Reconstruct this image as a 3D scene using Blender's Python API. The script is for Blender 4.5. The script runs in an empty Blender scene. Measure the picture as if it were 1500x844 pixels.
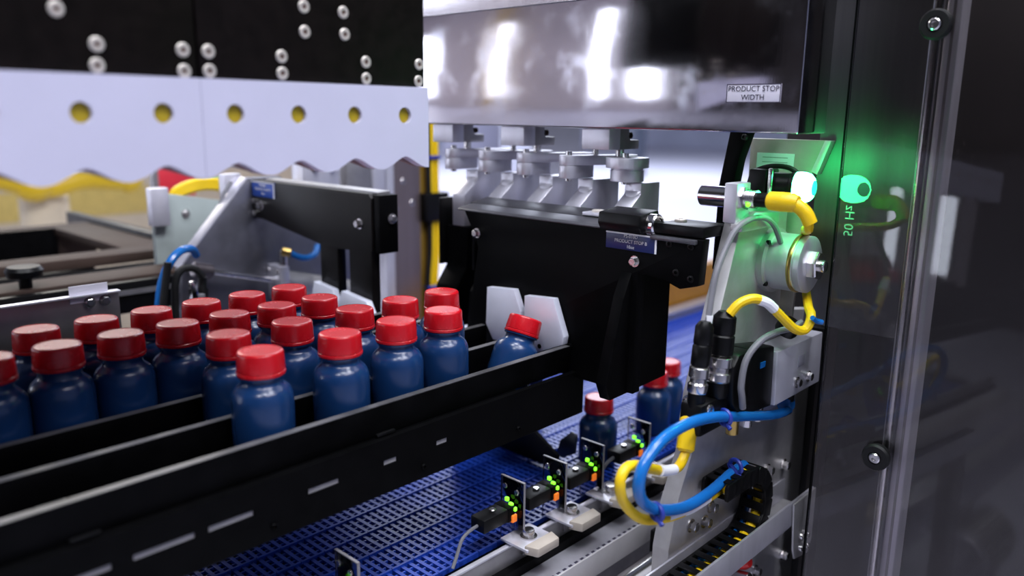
import bpy, bmesh, math, random
from mathutils import Vector, Matrix
random.seed(7)
SC = bpy.context.scene
COL = SC.collection
H = 1.45                      # lens height above the hall floor; every z below is measured from the lens
PI = math.pi

# ------------------------------------------------------------------ camera, world, lights, exposure
YAW, PITCH, ROLL, FPX = .748123, .213, -.0128222, 1185.06
def cam_setup():
    cy, sy, cp, sp = math.cos(YAW), math.sin(YAW), math.cos(PITCH), math.sin(PITCH)
    f = Vector((cy*cp, sy*cp, -sp)); r = Vector((sy, -cy, 0)); d = f.cross(r)
    c, s = math.cos(ROLL), math.sin(ROLL)
    r2 = c*r + s*d; d2 = -s*r + c*d
    m = Matrix((r2, -d2, -f)).transposed().to_4x4()
    m.translation = Vector((0, 0, H))
    cam = bpy.data.cameras.new('camera'); o = bpy.data.objects.new('camera', cam); COL.objects.link(o)
    o.matrix_world = m
    cam.sensor_width = 36; cam.lens = FPX/1500*36; cam.clip_start = .02; cam.clip_end = 200
    cam.dof.use_dof = True; cam.dof.focus_distance = .98; cam.dof.aperture_fstop = 2.3
    SC.camera = o
cam_setup()
w = bpy.data.worlds.new('hall_light'); SC.world = w; w.use_nodes = True
w.node_tree.nodes['Background'].inputs[0].default_value = (.66, .72, 1.0, 1)
w.node_tree.nodes['Background'].inputs[1].default_value = .16
def area(name, loc, target, sx, sy, power, col):
    l = bpy.data.lights.new(name, 'AREA'); l.shape = 'RECTANGLE'; l.size = sx; l.size_y = sy
    l.energy = power; l.color = col
    o = bpy.data.objects.new(name, l); COL.objects.link(o); o.location = (loc[0], loc[1], loc[2]+H)
    d = Vector((target[0]-loc[0], target[1]-loc[1], target[2]-loc[2]))
    o.rotation_euler = d.to_track_quat('-Z', 'Y').to_euler()
for i in range(3):
    for j in range(2):
        x, y = -.9 + i*1.0, -.55 + j*1.1
        area('ceiling_lamp', (x, y, 2.3), (x, y, 0), .42, .42, 31, (.9, .93, 1.0))
area('hall_lamp', (6, 6, 5), (6, 6, 0), 4, 4, 500, (.85, .9, 1.0))
area('hall_lamp', (15, 11, 5.5), (15, 11, 0), 8, 8, 2000, (.8, .86, 1.0))
area('hall_lamp', (3, 13, 5.5), (3, 13, 0), 6, 6, 1300, (1.0, .95, .88))
area('added_front_fill', (1.0, -2.0, 3.2), (.7, .6, 0), 2.4, .6, 95, (.92, .9, 1.0))  # fill light added to brighten the front faces of the white plates
SC.view_settings.view_transform = 'Standard'; SC.view_settings.look = 'None'
SC.view_settings.gamma = 1; SC.view_settings.use_curve_mapping = False
SC.view_settings.exposure = -.15

# ------------------------------------------------------------------ materials
MATS = {}
def mat(name, col, rough=.5, metal=0., var=.12, scale=40., bump=0., emit=None, est=1., stretch=None, aniso=0., trans=0., ior=1.5, coat=0., rvar=.1, spec=.5):
    if name in MATS: return MATS[name]
    m = bpy.data.materials.new(name); m.use_nodes = True; nt = m.node_tree; n = nt.nodes; L = nt.links
    b = n['Principled BSDF']
    tc = n.new('ShaderNodeTexCoord'); mp = n.new('ShaderNodeMapping'); L.new(tc.outputs['Object'], mp.inputs[0])
    if stretch: mp.inputs['Scale'].default_value = stretch
    nz = n.new('ShaderNodeTexNoise'); nz.inputs['Scale'].default_value = scale; nz.inputs['Detail'].default_value = 4
    L.new(mp.outputs[0], nz.inputs['Vector'])
    cr = n.new('ShaderNodeValToRGB'); L.new(nz.outputs[0], cr.inputs[0])
    cr.color_ramp.elements[0].position = .3; cr.color_ramp.elements[1].position = .7
    cr.color_ramp.elements[0].color = [c*(1-var) for c in col]+[1]
    cr.color_ramp.elements[1].color = [min(1, c*(1+var)) for c in col]+[1]
    L.new(cr.outputs[0], b.inputs['Base Color'])
    mr = n.new('ShaderNodeMapRange'); L.new(nz.outputs[0], mr.inputs[0])
    mr.inputs[3].default_value = max(.02, rough*(1-rvar)); mr.inputs[4].default_value = min(1, rough*(1+rvar))
    L.new(mr.outputs[0], b.inputs['Roughness'])
    b.inputs['Metallic'].default_value = metal; b.inputs['IOR'].default_value = ior
    b.inputs['Anisotropic'].default_value = aniso
    b.inputs['Transmission Weight'].default_value = trans
    b.inputs['Coat Weight'].default_value = coat
    b.inputs['Specular IOR Level'].default_value = spec
    if bump:
        bp = n.new('ShaderNodeBump'); bp.inputs['Strength'].default_value = bump; bp.inputs['Distance'].default_value = .001
        L.new(nz.outputs[0], bp.inputs['Height']); L.new(bp.outputs[0], b.inputs['Normal'])
    if emit:
        b.inputs['Emission Color'].default_value = (*emit, 1); b.inputs['Emission Strength'].default_value = est
    MATS[name] = m; return m
BLACK = mat('black_anodised', (.0016, .0016, .0019), .48, spec=.06, var=.3, scale=60, bump=.05)
BLACKP = mat('black_plastic', (.0028, .0028, .0032), .38, spec=.2, var=.2)
RUBBER = mat('black_rubber', (.005, .005, .0055), .55, spec=.3, var=.2)
RAIL = mat('worn_black_rail', (.0014, .0014, .0017), .42, spec=.06, var=.5, scale=30, bump=.1)
OLIVE = mat('olive_yellow_plastic', (.36, .26, .008), .45, var=.15)
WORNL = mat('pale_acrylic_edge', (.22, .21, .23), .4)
RAIL_LIT = mat('rail_top_light', (.085, .083, .088), .45, var=.5, scale=18)  # paler grey stands for overhead light on the rail tops
TOOLB = mat('black_panel', (.0065, .0046, .0042), .5, spec=.08, var=.3, scale=90, bump=.08)
WHITE = mat('white_plastic', (.58, .57, .72), .45, var=.02, scale=20)
PADW = mat('white_pad', (.72, .74, .86), .4, var=.03)
RED = mat('red_cap_plastic', (.52, .006, .013), .27, var=.06, scale=60)
NAVY = mat('navy_bottle_plastic', (.007, .034, .116), .24, var=.06, scale=25)
ALU = mat('aluminium', (.66, .65, .72), .42, .7, var=.06, scale=60, stretch=(1, 1, .2), bump=.04)
ALUM = mat('matt_aluminium', (.50, .49, .50), .5, .75, var=.06, scale=80, bump=.04)
ALUD = mat('dull_aluminium', (.36, .35, .36), .45, .85, var=.10, scale=50)
STEEL = mat('stainless_steel', (.56, .53, .55), .24, 1.0, var=.08, scale=120, stretch=(1, 1, .05), aniso=.5)
CHROME = mat('polished_steel', (.72, .70, .70), .16, 1.0, var=.05)
BOLT = mat('bolt_steel', (.66, .64, .64), .25, 1.0, var=.08)
BOLTW = mat('pale_bolt', (.62, .57, .52), .5, .5, var=.08)
BRASS = mat('brass', (.55, .38, .12), .3, 1.0)
BELT = mat('blue_belt_plastic', (.014, .062, .46), .36, var=.10, scale=80)
BELTL = mat('blue_belt_rib', (.022, .085, .42), .25, var=.08, scale=80)
YEL = mat('yellow_cable', (.78, .52, .004), .42, var=.05)
YELR = mat('yellow_paint', (.72, .47, .008), .4, var=.08, scale=6)
BLUE = mat('blue_tube', (.008, .13, .44), .22, var=.05)
GREYC = mat('grey_cable', (.16, .16, .18), .5, var=.08)
PRINTW = mat('white_print', (.80, .80, .84), .5, var=.03)
LABELB = mat('blue_label', (.012, .022, .11), .35, var=.1)
LABELB2 = mat('bright_blue_label', (.012, .075, .42), .35, var=.08)
LABELW = mat('white_label', (.72, .70, .80), .4, var=.03)
PRINTK = mat('dark_print', (.035, .03, .06), .5)
BEIGE = mat('beige_plastic', (.40, .35, .30), .5, var=.06)
DARKBLUE = mat('dark_tie', (.02, .04, .30), .4)
GREEN_LED = mat('green_led', (.1, .6, .05), .4, emit=(.22, 1.0, .02), est=2.2)
ORANGE_LED = mat('orange_led', (.6, .15, .02), .4, emit=(1.0, .2, .01), est=.55)
LAMP_G = mat('lit_green_lens', (.6, .9, .8), .3, emit=(.035, 1.0, .24), est=85.0)
LAMP_R = mat('lit_green_ring', (.05, .6, .4), .3, emit=(.02, .85, .5), est=1.6)
DARKW = mat('dark_brown_panel', (.016, .012, .012), .6, var=.15, scale=5)
FLOORM = mat('pale_floor', (.56, .56, .68), .5, var=.05, scale=.4)
WALLM = mat('grey_blue_wall', (.42, .45, .58), .7, var=.08, scale=.5)
CREAM = mat('cream_panel', (.66, .56, .40), .5, var=.1, scale=4)
TAN = mat('tan_metal', (.05, .033, .027), .6, .0, spec=.12, var=.12, scale=12)
GREENGREY = mat('green_grey_paint', (.33, .38, .37), .5, var=.08, scale=20)
SIGNRED = mat('red_sign', (.60, .02, .04), .5, var=.06)
COLSTEEL = mat('warm_steel', (.30, .24, .24), .32, .9, var=.12, scale=20, stretch=(1, 1, .1))
COLYEL = mat('brass_yellow_column', (.42, .25, .04), .3, .6, var=.15, scale=12, stretch=(1, 1, .1))
ACRYL = None
CLOTH = mat('dark_carryway', (.006, .008, .018), .6)
SOCKET = mat('dark_socket', (.10, .04, .03), .5)

def wavy_steel():
    m = bpy.data.materials.new('wavy_brushed_cover'); m.use_nodes = True; nt = m.node_tree; n = nt.nodes; L = nt.links
    b = n['Principled BSDF']; b.inputs['Metallic'].default_value = 1
    tc = n.new('ShaderNodeTexCoord')
    n1 = n.new('ShaderNodeTexNoise'); n1.inputs['Scale'].default_value = 8; n1.inputs['Detail'].default_value = 1
    mp = n.new('ShaderNodeMapping'); mp.inputs['Scale'].default_value = (1, 1, .05)
    L.new(tc.outputs['Object'], mp.inputs[0]); L.new(mp.outputs[0], n1.inputs['Vector'])
    mp2 = n.new('ShaderNodeMapping'); mp2.inputs['Scale'].default_value = (1, 400, 4)
    n2 = n.new('ShaderNodeTexNoise'); n2.inputs['Scale'].default_value = 3
    L.new(tc.outputs['Object'], mp2.inputs[0]); L.new(mp2.outputs[0], n2.inputs['Vector'])
    n3 = n.new('ShaderNodeTexNoise'); n3.inputs['Scale'].default_value = 22; n3.inputs['Detail'].default_value = 5
    L.new(tc.outputs['Object'], n3.inputs['Vector'])
    cr = n.new('ShaderNodeValToRGB'); L.new(n3.outputs[0], cr.inputs[0])
    cr.color_ramp.elements[0].position = .55; cr.color_ramp.elements[0].color = (.60, .57, .60, 1)
    cr.color_ramp.elements[1].position = .78; cr.color_ramp.elements[1].color = (.66, .66, .74, 1)
    L.new(cr.outputs[0], b.inputs['Base Color'])
    mr = n.new('ShaderNodeMapRange'); L.new(n3.outputs[0], mr.inputs[0]); mr.inputs[1].default_value = .5; mr.inputs[2].default_value = .8
    mr.inputs[3].default_value = .09; mr.inputs[4].default_value = .26; L.new(mr.outputs[0], b.inputs['Roughness'])
    b1 = n.new('ShaderNodeBump'); b1.inputs['Strength'].default_value = .5; b1.inputs['Distance'].default_value = .0028
    L.new(n1.outputs[0], b1.inputs['Height'])
    b2 = n.new('ShaderNodeBump'); b2.inputs['Strength'].default_value = .03; b2.inputs['Distance'].default_value = .0005
    L.new(n2.outputs[0], b2.inputs['Height']); L.new(b1.outputs[0], b2.inputs['Normal']); L.new(b2.outputs[0], b.inputs['Normal'])
    return m
COVERM = wavy_steel()

def smoked_glass():
    m = bpy.data.materials.new('smoked_polycarbonate'); m.use_nodes = True; nt = m.node_tree; n = nt.nodes; L = nt.links
    n.remove(n['Principled BSDF'])
    out = n['Material Output']
    tr = n.new('ShaderNodeBsdfTransparent'); gl = n.new('ShaderNodeBsdfGlossy'); gl.inputs['Roughness'].default_value = .03
    tc = n.new('ShaderNodeTexCoord'); nz = n.new('ShaderNodeTexNoise'); nz.inputs['Scale'].default_value = 6
    L.new(tc.outputs['Object'], nz.inputs['Vector'])
    cr = n.new('ShaderNodeValToRGB'); L.new(nz.outputs[0], cr.inputs[0])
    cr.color_ramp.elements[0].color = (.88, .86, .86, 1); cr.color_ramp.elements[1].color = (.92, .90, .90, 1)
    L.new(cr.outputs[0], tr.inputs[0])
    fr = n.new('ShaderNodeFresnel'); fr.inputs[0].default_value = 1.48
    mx = n.new('ShaderNodeMixShader'); L.new(fr.outputs[0], mx.inputs[0]); L.new(tr.outputs[0], mx.inputs[1]); L.new(gl.outputs[0], mx.inputs[2])
    L.new(mx.outputs[0], out.inputs[0])
    return m
GLASS = smoked_glass()
def clear_sheet():
    m = GLASS.copy(); m.name = 'clear_acrylic'; n = m.node_tree.nodes
    for q in n:
        if q.type == 'FRESNEL': q.inputs[0].default_value = 1.40
        if q.type == 'VALTORGB':
            q.color_ramp.elements[0].color = (.86, .84, .86, 1); q.color_ramp.elements[1].color = (.92, .90, .92, 1)
    return m
ACRYL = clear_sheet()
def brushed_sheet():
    m = mat('dark_brushed_steel', (.20, .20, .20), .58, 1.0, var=.10, scale=100, stretch=(1, 1, .04), aniso=.9)
    n = m.node_tree.nodes; tg = n.new('ShaderNodeCombineXYZ'); tg.inputs[1].default_value = 1.0
    b = n['Principled BSDF']; m.node_tree.links.new(tg.outputs[0], b.inputs['Tangent'])
    return m

# ------------------------------------------------------------------ mesh builder
class MB:
    def __init__(s): s.bm = bmesh.new()
    def box(s, a, b, bev=0., seg=2):
        x0, x1 = sorted((a[0], b[0])); y0, y1 = sorted((a[1], b[1])); z0, z1 = sorted((a[2], b[2]))
        return s.prism([(x0, y0), (x1, y0), (x1, y1), (x0, y1)], 'Z', z0, z1, bev, seg)
    def prism(s, pts, ax, lo, hi, bev=0., seg=2):
        def P(u, v, t):
            return {'Z': (u, v, t), 'Y': (u, t, v), 'X': (t, u, v)}[ax]
        lo, hi = sorted((lo, hi))
        A = [s.bm.verts.new(P(u, v, lo)) for u, v in pts]; B = [s.bm.verts.new(P(u, v, hi)) for u, v in pts]
        n = len(pts); fs = [s.bm.faces.new(A), s.bm.faces.new(B)]
        for i in range(n): fs.append(s.bm.faces.new((A[i], A[(i+1) % n], B[(i+1) % n], B[i])))
        bmesh.ops.recalc_face_normals(s.bm, faces=fs)
        if bev:
            es = list({e for f in fs for e in f.edges})
            bmesh.ops.bevel(s.bm, geom=es, offset=bev, segments=seg, affect='EDGES', profile=.5, clamp_overlap=True)
        return s
    def lathe(s, prof, p=(0, 0, 0), d=(0, 0, 1), n=24, wob=None):
        d = Vector(d).normalized(); p = Vector(p)
        u = d.orthogonal().normalized(); v = d.cross(u)
        rings = []
        for k, (r, h) in enumerate(prof):
            c = p + d*h
            if r < 1e-6: rings.append([s.bm.verts.new(c)]); continue
            ring = []
            for i in range(n):
                a = 2*PI*i/n; rr = r
                if wob and wob[0] <= k <= wob[1]: rr = r + (wob[2] if i % 2 else 0)
                ring.append(s.bm.verts.new(c + u*(rr*math.cos(a)) + v*(rr*math.sin(a))))
            rings.append(ring)
        fs = []
        for A, B in zip(rings, rings[1:]):
            if len(A) == 1 and len(B) == 1: continue
            for i in range(n):
                j = (i+1) % n
                if len(A) == 1: fs.append(s.bm.faces.new((A[0], B[j], B[i])))
                elif len(B) == 1: fs.append(s.bm.faces.new((A[i], A[j], B[0])))
                else: fs.append(s.bm.faces.new((A[i], A[j], B[j], B[i])))
        for R in (rings[0], rings[-1]):
            if len(R) > 2: fs.append(s.bm.faces.new(R))
        bmesh.ops.recalc_face_normals(s.bm, faces=fs)
        return s
    def cyl(s, a, b, r, n=20, bev=0.):
        a = Vector(a); b = Vector(b); L = (b-a).length
        prof = [(r, 0), (r, L)] if not bev else [(r-bev, 0), (r, bev), (r, L-bev), (r-bev, L)]
        return s.lathe(prof, a, b-a, n)
    def tube(s, pts, r, n=10, sub=6, closed=False):
        P = [Vector(p) for p in pts]; C = []
        m = len(P)
        if m == 2: C = [P[0].lerp(P[1], t/4) for t in range(5)]
        else:
            for i in range(m-1):
                p0 = P[max(i-1, 0)]; p1 = P[i]; p2 = P[i+1]; p3 = P[min(i+2, m-1)]
                for k in range(sub):
                    t = k/sub
                    C.append(.5*((2*p1)+(p2-p0)*t+(2*p0-5*p1+4*p2-p3)*t*t+(3*p1-p0-3*p2+p3)*t*t*t))
            C.append(P[-1])
        T = [(C[min(i+1, len(C)-1)]-C[max(i-1, 0)]).normalized() for i in range(len(C))]
        u = T[0].orthogonal().normalized(); rings = []
        for c, t in zip(C, T):
            u = (u - t*u.dot(t)).normalized(); v = t.cross(u)
            rings.append([s.bm.verts.new(c+u*(r*math.cos(2*PI*i/n))+v*(r*math.sin(2*PI*i/n))) for i in range(n)])
        fs = []
        for A, B in zip(rings, rings[1:]):
            for i in range(n): fs.append(s.bm.faces.new((A[i], A[(i+1) % n], B[(i+1) % n], B[i])))
        fs += [s.bm.faces.new(rings[0]), s.bm.faces.new(rings[-1])]
        bmesh.ops.recalc_face_normals(s.bm, faces=fs)
        return s
    def ball(s, p, r, sc=(1, 1, 1), n=16):
        M = Matrix.Translation(p) @ Matrix.Diagonal((*sc, 1))
        bmesh.ops.create_uvsphere(s.bm, u_segments=n, v_segments=max(6, n//2), radius=r, matrix=M); return s
    def xf(s, M): s.bm.transform(M); return s

ORG = {}
def finish(name, bm, m, ang=35):
    me = bpy.data.meshes.new(name); bm.to_mesh(me); bm.free(); me.materials.append(m)
    for p in me.polygons: p.use_smooth = True
    me.set_sharp_from_angle(angle=math.radians(ang))
    return me
def obj(name, mb, m, parent=None, label=None, ang=35, kind=None):
    bm = mb.bm
    if parent is None:
        xs = [v.co for v in bm.verts]
        lo = Vector((min(c.x for c in xs), min(c.y for c in xs), min(c.z for c in xs)))
        hi = Vector((max(c.x for c in xs), max(c.y for c in xs), 0))
        org = Vector(((lo.x+hi.x)/2, (lo.y+hi.y)/2, lo.z))
    else: org = ORG[parent.name]
    bmesh.ops.translate(bm, verts=bm.verts, vec=-org)
    o = bpy.data.objects.new(name, finish(name, bm, m, ang)); COL.objects.link(o)
    if parent is None: o.location = org + Vector((0, 0, H))
    else: o.parent = parent
    ORG[o.name] = org
    if label: o['label'] = label
    if kind: o['kind'] = kind
    return o
def tag(o, label, cat, group=None):
    o['label'] = label; o['category'] = cat
    if group: o['group'] = group
    return o
def thing(name, label, cat, base, group=None):
    o = bpy.data.objects.new(name, None); COL.objects.link(o); o.empty_display_size = .02
    o.location = (base[0], base[1], base[2]+H); ORG[o.name] = Vector(base)
    return tag(o, label, cat, group)
BC = {}
def part_at(name, key, make, m, parent, p, d=(0, 0, 1), label=None, spin=0.):
    """a small repeated part: shared mesh built round the origin along +Z, placed at p along d"""
    if key not in BC:
        mb = MB(); make(mb); BC[key] = finish(name, mb.bm, m)
    o = bpy.data.objects.new(name, BC[key]); COL.objects.link(o); o.parent = parent
    o.location = Vector(p) - ORG[parent.name]
    q = Vector(d).to_track_quat('Z', 'Y'); o.rotation_euler = (q.to_matrix() @ Matrix.Rotation(spin, 3, 'Z')).to_euler()
    ORG[o.name] = ORG[parent.name]
    if label: o['label'] = label
    return o
def hexbolt(parent, p, d, r=.005, h=.005, m=None):
    def mk(mb):
        mb.lathe([(r*1.35, -.001), (r*1.35, .0015), (r, .0015)], n=20)
        mb.lathe([(r*.98, .0015), (r, .002), (r, h), (r*.85, h+.0006), (0, h+.0006)], n=6)
    return part_at('bolt', ('hex', r, h, (m or BOLT).name), mk, m or BOLT, parent, p, d, spin=random.random())
def sockbolt(parent, p, d, r=.005, h=.005, m=None):
    def mk(mb):
        mb.lathe([(r, -.001), (r, h*.85), (r*.9, h), (r*.52, h), (r*.45, h*.35), (0, h*.35)], n=20)
    return part_at('screw', ('sock', r, h, (m or BOLT).name), mk, m or BOLT, parent, p, d)
def flatscrew(parent, p, d, r=.007, m=None):
    def mk(mb):
        mb.lathe([(r, -.001), (r, .0012), (r*.85, .0020), (r*.42, .0020), (r*.36, .0006), (0, .0006)], n=24)
    o = part_at('screw', ('flat', r, (m or BOLTW).name), mk, m or BOLTW, parent, p, d)
    def sk(mb): mb.lathe([(r*.34, .0003), (r*.34, .0012), (0, .0012)], n=6)
    q = part_at('socket', ('skt', r), sk, SOCKET, parent, p, d); q.parent = o; q.location = (0, 0, 0); q.rotation_euler = (0, 0, 0)
    return o
def text(parent, s, p, size, m, xdir, up, name='lettering', spacing=1.0):
    cu = bpy.data.curves.new(name, 'FONT'); cu.body = s; cu.size = size; cu.align_x = 'CENTER'; cu.align_y = 'CENTER'
    cu.extrude = .0001; cu.space_character = spacing; cu.resolution_u = 3
    f = bpy.data.objects.new('font_source', cu); COL.objects.link(f); bpy.context.view_layer.update()
    me = bpy.data.meshes.new_from_object(f.evaluated_get(bpy.context.evaluated_depsgraph_get()))
    bpy.data.objects.remove(f); bpy.data.curves.remove(cu)
    me.name = name; me.materials.clear(); me.materials.append(m)
    o = bpy.data.objects.new(name, me); COL.objects.link(o); o.parent = parent
    x = Vector(xdir).normalized(); u = Vector(up).normalized(); z = x.cross(u)
    o.rotation_euler = Matrix((x, u, z)).transposed().to_euler()
    o.location = Vector(p) - ORG[parent.name]
    return o
def sign(parent, name, m, X, y0, y1, z0, z1, border, lines, size, pm, bd=.0012):
    """a flat engraved label facing -X on a part of `parent`"""
    s = obj(name, MB().box((X-.0012, y0, z0), (X, y1, z1), .0003), m, parent)
    if border:
        mb = MB(); x0, x1 = X-.0016, X-.0010
        for (a, b, c, d) in border: mb.box((x0, a, c), (x1, b, d))
        obj('label_border', mb, pm if border is not None else m, s)
    k = len(lines)
    for i, t in enumerate(lines):
        z = (z0+z1)/2 + ((k-1)/2-i)*size*1.12
        text(s, t, (X-.0017, (y0+y1)/2, z), size, pm, (0, -1, 0), (0, 0, 1))
    return s
def copy_tree(o, loc, rot=None):
    c = o.copy(); COL.objects.link(c); c.location = loc
    if rot: c.rotation_euler = rot
    for ch in o.children:
        d = ch.copy(); COL.objects.link(d); d.parent = c
        for g in ch.children:
            e = g.copy(); COL.objects.link(e); e.parent = d
    return c

# ------------------------------------------------------------------ setting
def struct(name, mb, m, parent=None):
    o = obj(name, mb, m, parent); o['kind'] = 'structure'; return o
struct('floor', MB().box((-7, -7, -1.55), (34, 28, -1.45)), FLOORM)
struct('wall_far', MB().box((34, -7, -1.45), (34.2, 28, 7)), WALLM)
struct('wall_side', MB().box((-7, 28, -1.45), (34, 28.2, 7)), WALLM)
t = thing('yellow_pillar', 'yellow pillar by the windows behind the camera side', 'pillar', (-6.4, 9.25, -1.45))
obj('pillar_shaft', MB().box((-6.5, 9.15, -1.45), (-6.3, 9.35, 5), .02), YELR, t)
struct('wall_near', MB().box((-7, -7.2, -1.45), (34, -7, 7)), WALLM)
wall_w = struct('wall_window', MB().box((-7.2, -7, -1.45), (-7, 28, 7)), mat('camera_side_wall', (.50, .46, .50), .7, var=.1, scale=.6))
struct('added_dark_panel_1', MB().box((-7, -7, -1.45), (-6.96, 4.0, 6)), mat('reflection_dark', (.022, .018, .018), .8), wall_w)  # unseen dark panel added to keep the guard door's reflection dark
WIN = mat('daylit_window', (.8, .85, 1), .3, emit=(.80, .86, 1.0), est=13.0)
for k, (y0, y1, z0, z1) in enumerate([(5.65, 5.95, -.9, 3.0), (4.4, 4.75, -.9, 2.6), (9.45, 10.1, -.9, 3.0), (14.5, 16, -.9, 3.0), (18, 19.5, -.9, 3.0)]):
    wn = struct('window_%d' % (k+1), MB().box((-6.99, y0-.06, z0-.06), (-6.95, y1+.06, z1+.06)), ALUD)
    struct('window_pane', MB().box((-6.95, y0, z0), (-6.94, y1, z1*.6-.02)), WIN, wn)
    struct('window_pane', MB().box((-6.95, y0, z1*.6+.02), (-6.94, y1, z1)), WIN, wn)

wf = struct('window_6', MB().box((25.5, 27.95, -1.3), (34.0, 28.0, .9)), ALUD)  # added glowing panel that brightens the gaps under the cover
for k in range(4): struct('window_pane', MB().box((25.6+k*2.1, 27.93, -1.2), (27.6+k*2.1, 27.95, .8)), mat('far_added_glow', (.8, .8, .9), .4, emit=(.86, .84, 1.0), est=1.6), wf)  # these panes only supply the added glow

# ------------------------------------------------------------------ conveyor belt
BZ = -.54
def make_belt():
    t = thing('conveyor_belt', 'blue plastic mesh conveyor belt running under the bottle lanes', 'conveyor belt', (.9, .9, BZ-.05))
    Y0, Y1, PX = .655, 1.125, .0336
    mb = MB(); nb = 3
    for k in range(nb):
        x = k*PX/nb
        mb.box((x, Y0, -.006), (x+.0050, Y1, -.0012))
    ny = int((Y1-Y0)/.0115)
    for j in range(ny+1):
        y = Y0+j*.0115
        if j % 4 == 0: mb.box((-.0005, y, -.006), (PX-.0015, y+.0032, .0010))
        else: mb.box((.0005, y+.0008, -.0052), (PX-.0010, y+.0028, -.0020))
    org = ORG[t.name]
    bmesh.ops.translate(mb.bm, verts=mb.bm.verts, vec=(0, -org.y, BZ-org.z))
    me = finish('belt_module', mb.bm, BELT)
    for i in range(72):
        o = bpy.data.objects.new('belt_module', me); COL.objects.link(o); o.parent = t
        o.location = (-.02+i*PX-org.x, 0, 0)
    obj('carryway', MB().box((-.1, Y0-.01, BZ-.05), (2.5, Y1+.005, BZ-.012)), CLOTH, t)
    return t
make_belt()
t = thing('conveyor_stand', 'dark conveyor stand carrying the blue belt on legs', 'stand', (.9, .88, -1.45))
obj('side_beam', MB().box((-.3, .60, -.70), (2.6, 1.17, -.592), .002), ALUD, t)
for x in (-.1, 1.2, 2.4):
    for y in (.64, 1.13):
        obj('leg', MB().box((x-.03, y-.03, -1.45), (x+.03, y+.03, -.70), .003), ALUD, t)
t = thing('belt_side_rail', 'grey aluminium guide rail along the far edge of the blue belt', 'rail', (1.5, 1.15, -.592))
obj('rail_face', MB().box((.2, 1.135, -.592), (2.6, 1.165, -.532), .002), ALU, t)
obj('rail_lip', MB().box((.2, 1.128, -.531), (2.6, 1.17, -.523), .002), ALU, t)
t = tag(obj('guide_strip', MB().box((1.2, 1.18, -.592), (2.6, 1.22, -.43), .003), mat('amber_plastic', (.34, .15, .008), .4, var=.1)),
        'amber plastic strip standing behind the grey far belt rail', 'strip')

# ------------------------------------------------------------------ lane deck and dividers
t = thing('lane_deck', 'black deck plate under the bottle lanes', 'deck', (.2, .9, -.347))
obj('deck_plate', MB().box((-.35, .645, -.347), (.705, 1.22, -.335), .001), BLACK, t)
for x in (-.2, .25, .60):
    obj('deck_support', MB().box((x-.02, 1.18, -1.45), (x+.02, 1.215, -.347)), BLACK, t)
names = ['nearest', 'second', 'third', 'fourth', 'fifth', 'sixth', 'farthest']
RY = [.650, .728, .806, .885, .963, 1.041, 1.119]
for i, y in enumerate(RY):
    t = thing('lane_rail', ['low black lane rail in front of the nearest bottle row', 'black lane rail between first and second bottle rows',
        'black lane rail between second and third bottle rows', 'black lane rail between third and fourth bottle rows', 'black lane rail just behind the fourth bottle row',
        'black lane rail in the empty lanes, below the far stop', 'last black lane rail, beside the grey side guard'][i], 'rail', (.25, y, -.335), 'black rails between the bottle lanes')
    x1 = [.812, .80, .81, .80, .80, .72, .72][i]
    obj('rail_bar', MB().box((-.35, y-.0048, -.335), (x1, y+.0048, -.3015), .0012), RAIL, t)
    obj('painted_lit_top', MB().box((-.35, y-.0042, -.3018), (x1-.002, y+.0042, -.3011)), RAIL_LIT, t, 'grey top edge with overhead light painted in')
    def foot(mb): mb.box((-.012, -.008, 0), (.012, .008, .004), .001)
    for x in (-.1, .2, .5):
        part_at('rail_foot', 'railfoot', foot, BLACKP, t, (x, y, -.335))
# front guard below the near rail with the lit slots
t = thing('front_guard', 'tall black guard panel with narrow slots under the nearest rail', 'panel', (.3, .642, -.397))
G = MB()
slots = [(-.10, .215), (.232, .285), (.297, .341), (.399, .435), (.491, .509), (.565, .582)]
zs0, zs1 = -.3655, -.3595
G.box((-.35, .6365, zs1), (.83, .6440, -.336)); G.box((-.35, .6365, -.397), (.83, .6440, zs0))
xs = [-.35]+[v for s in slots for v in s]+[.83]
for a, b in zip(xs[0::2], xs[1::2]): G.box((a, .6365, zs0), (b, .6440, zs1))
obj('guard_panel', G, BLACK, t)
for a, b in slots:
    obj('slot_light_strip', MB().box((a, .6385, zs0-.002), (b, .6425, zs1-.0005)), mat('painted_slot_light', (.30, .29, .31), .4, var=.1), t, 'pale grey strip standing in for light through a slot')  # pale colour stands in for light coming through the slot
for x in (.05, .36, .545, .70):
    sockbolt(t, (x, .6365, -.383), (0, -1, 0), .003, .003, BLACK)
t = thing('side_guard', 'grey steel guard sheet behind the farthest lane', 'guard', (.25, 1.17, -.40))
obj('guard_sheet', MB().box((-.3, 1.168, -.335), (.44, 1.172, -.252), .0008), mat('dull_steel_sheet', (.34, .33, .34), .35, .9, var=.12, scale=25), t)
obj('edge_lip', MB().box((-.3, 1.160, -.2535), (.44, 1.173, -.2505), .0008), ALU, t)
for x in (.40, .42): hexbolt(t, (x, 1.168, -.263), (0, -1, 0), .006, .006)
obj('paper_label', MB().box((.375, 1.1665, -.262), (.425, 1.168, -.238)), LABELW, t)

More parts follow.
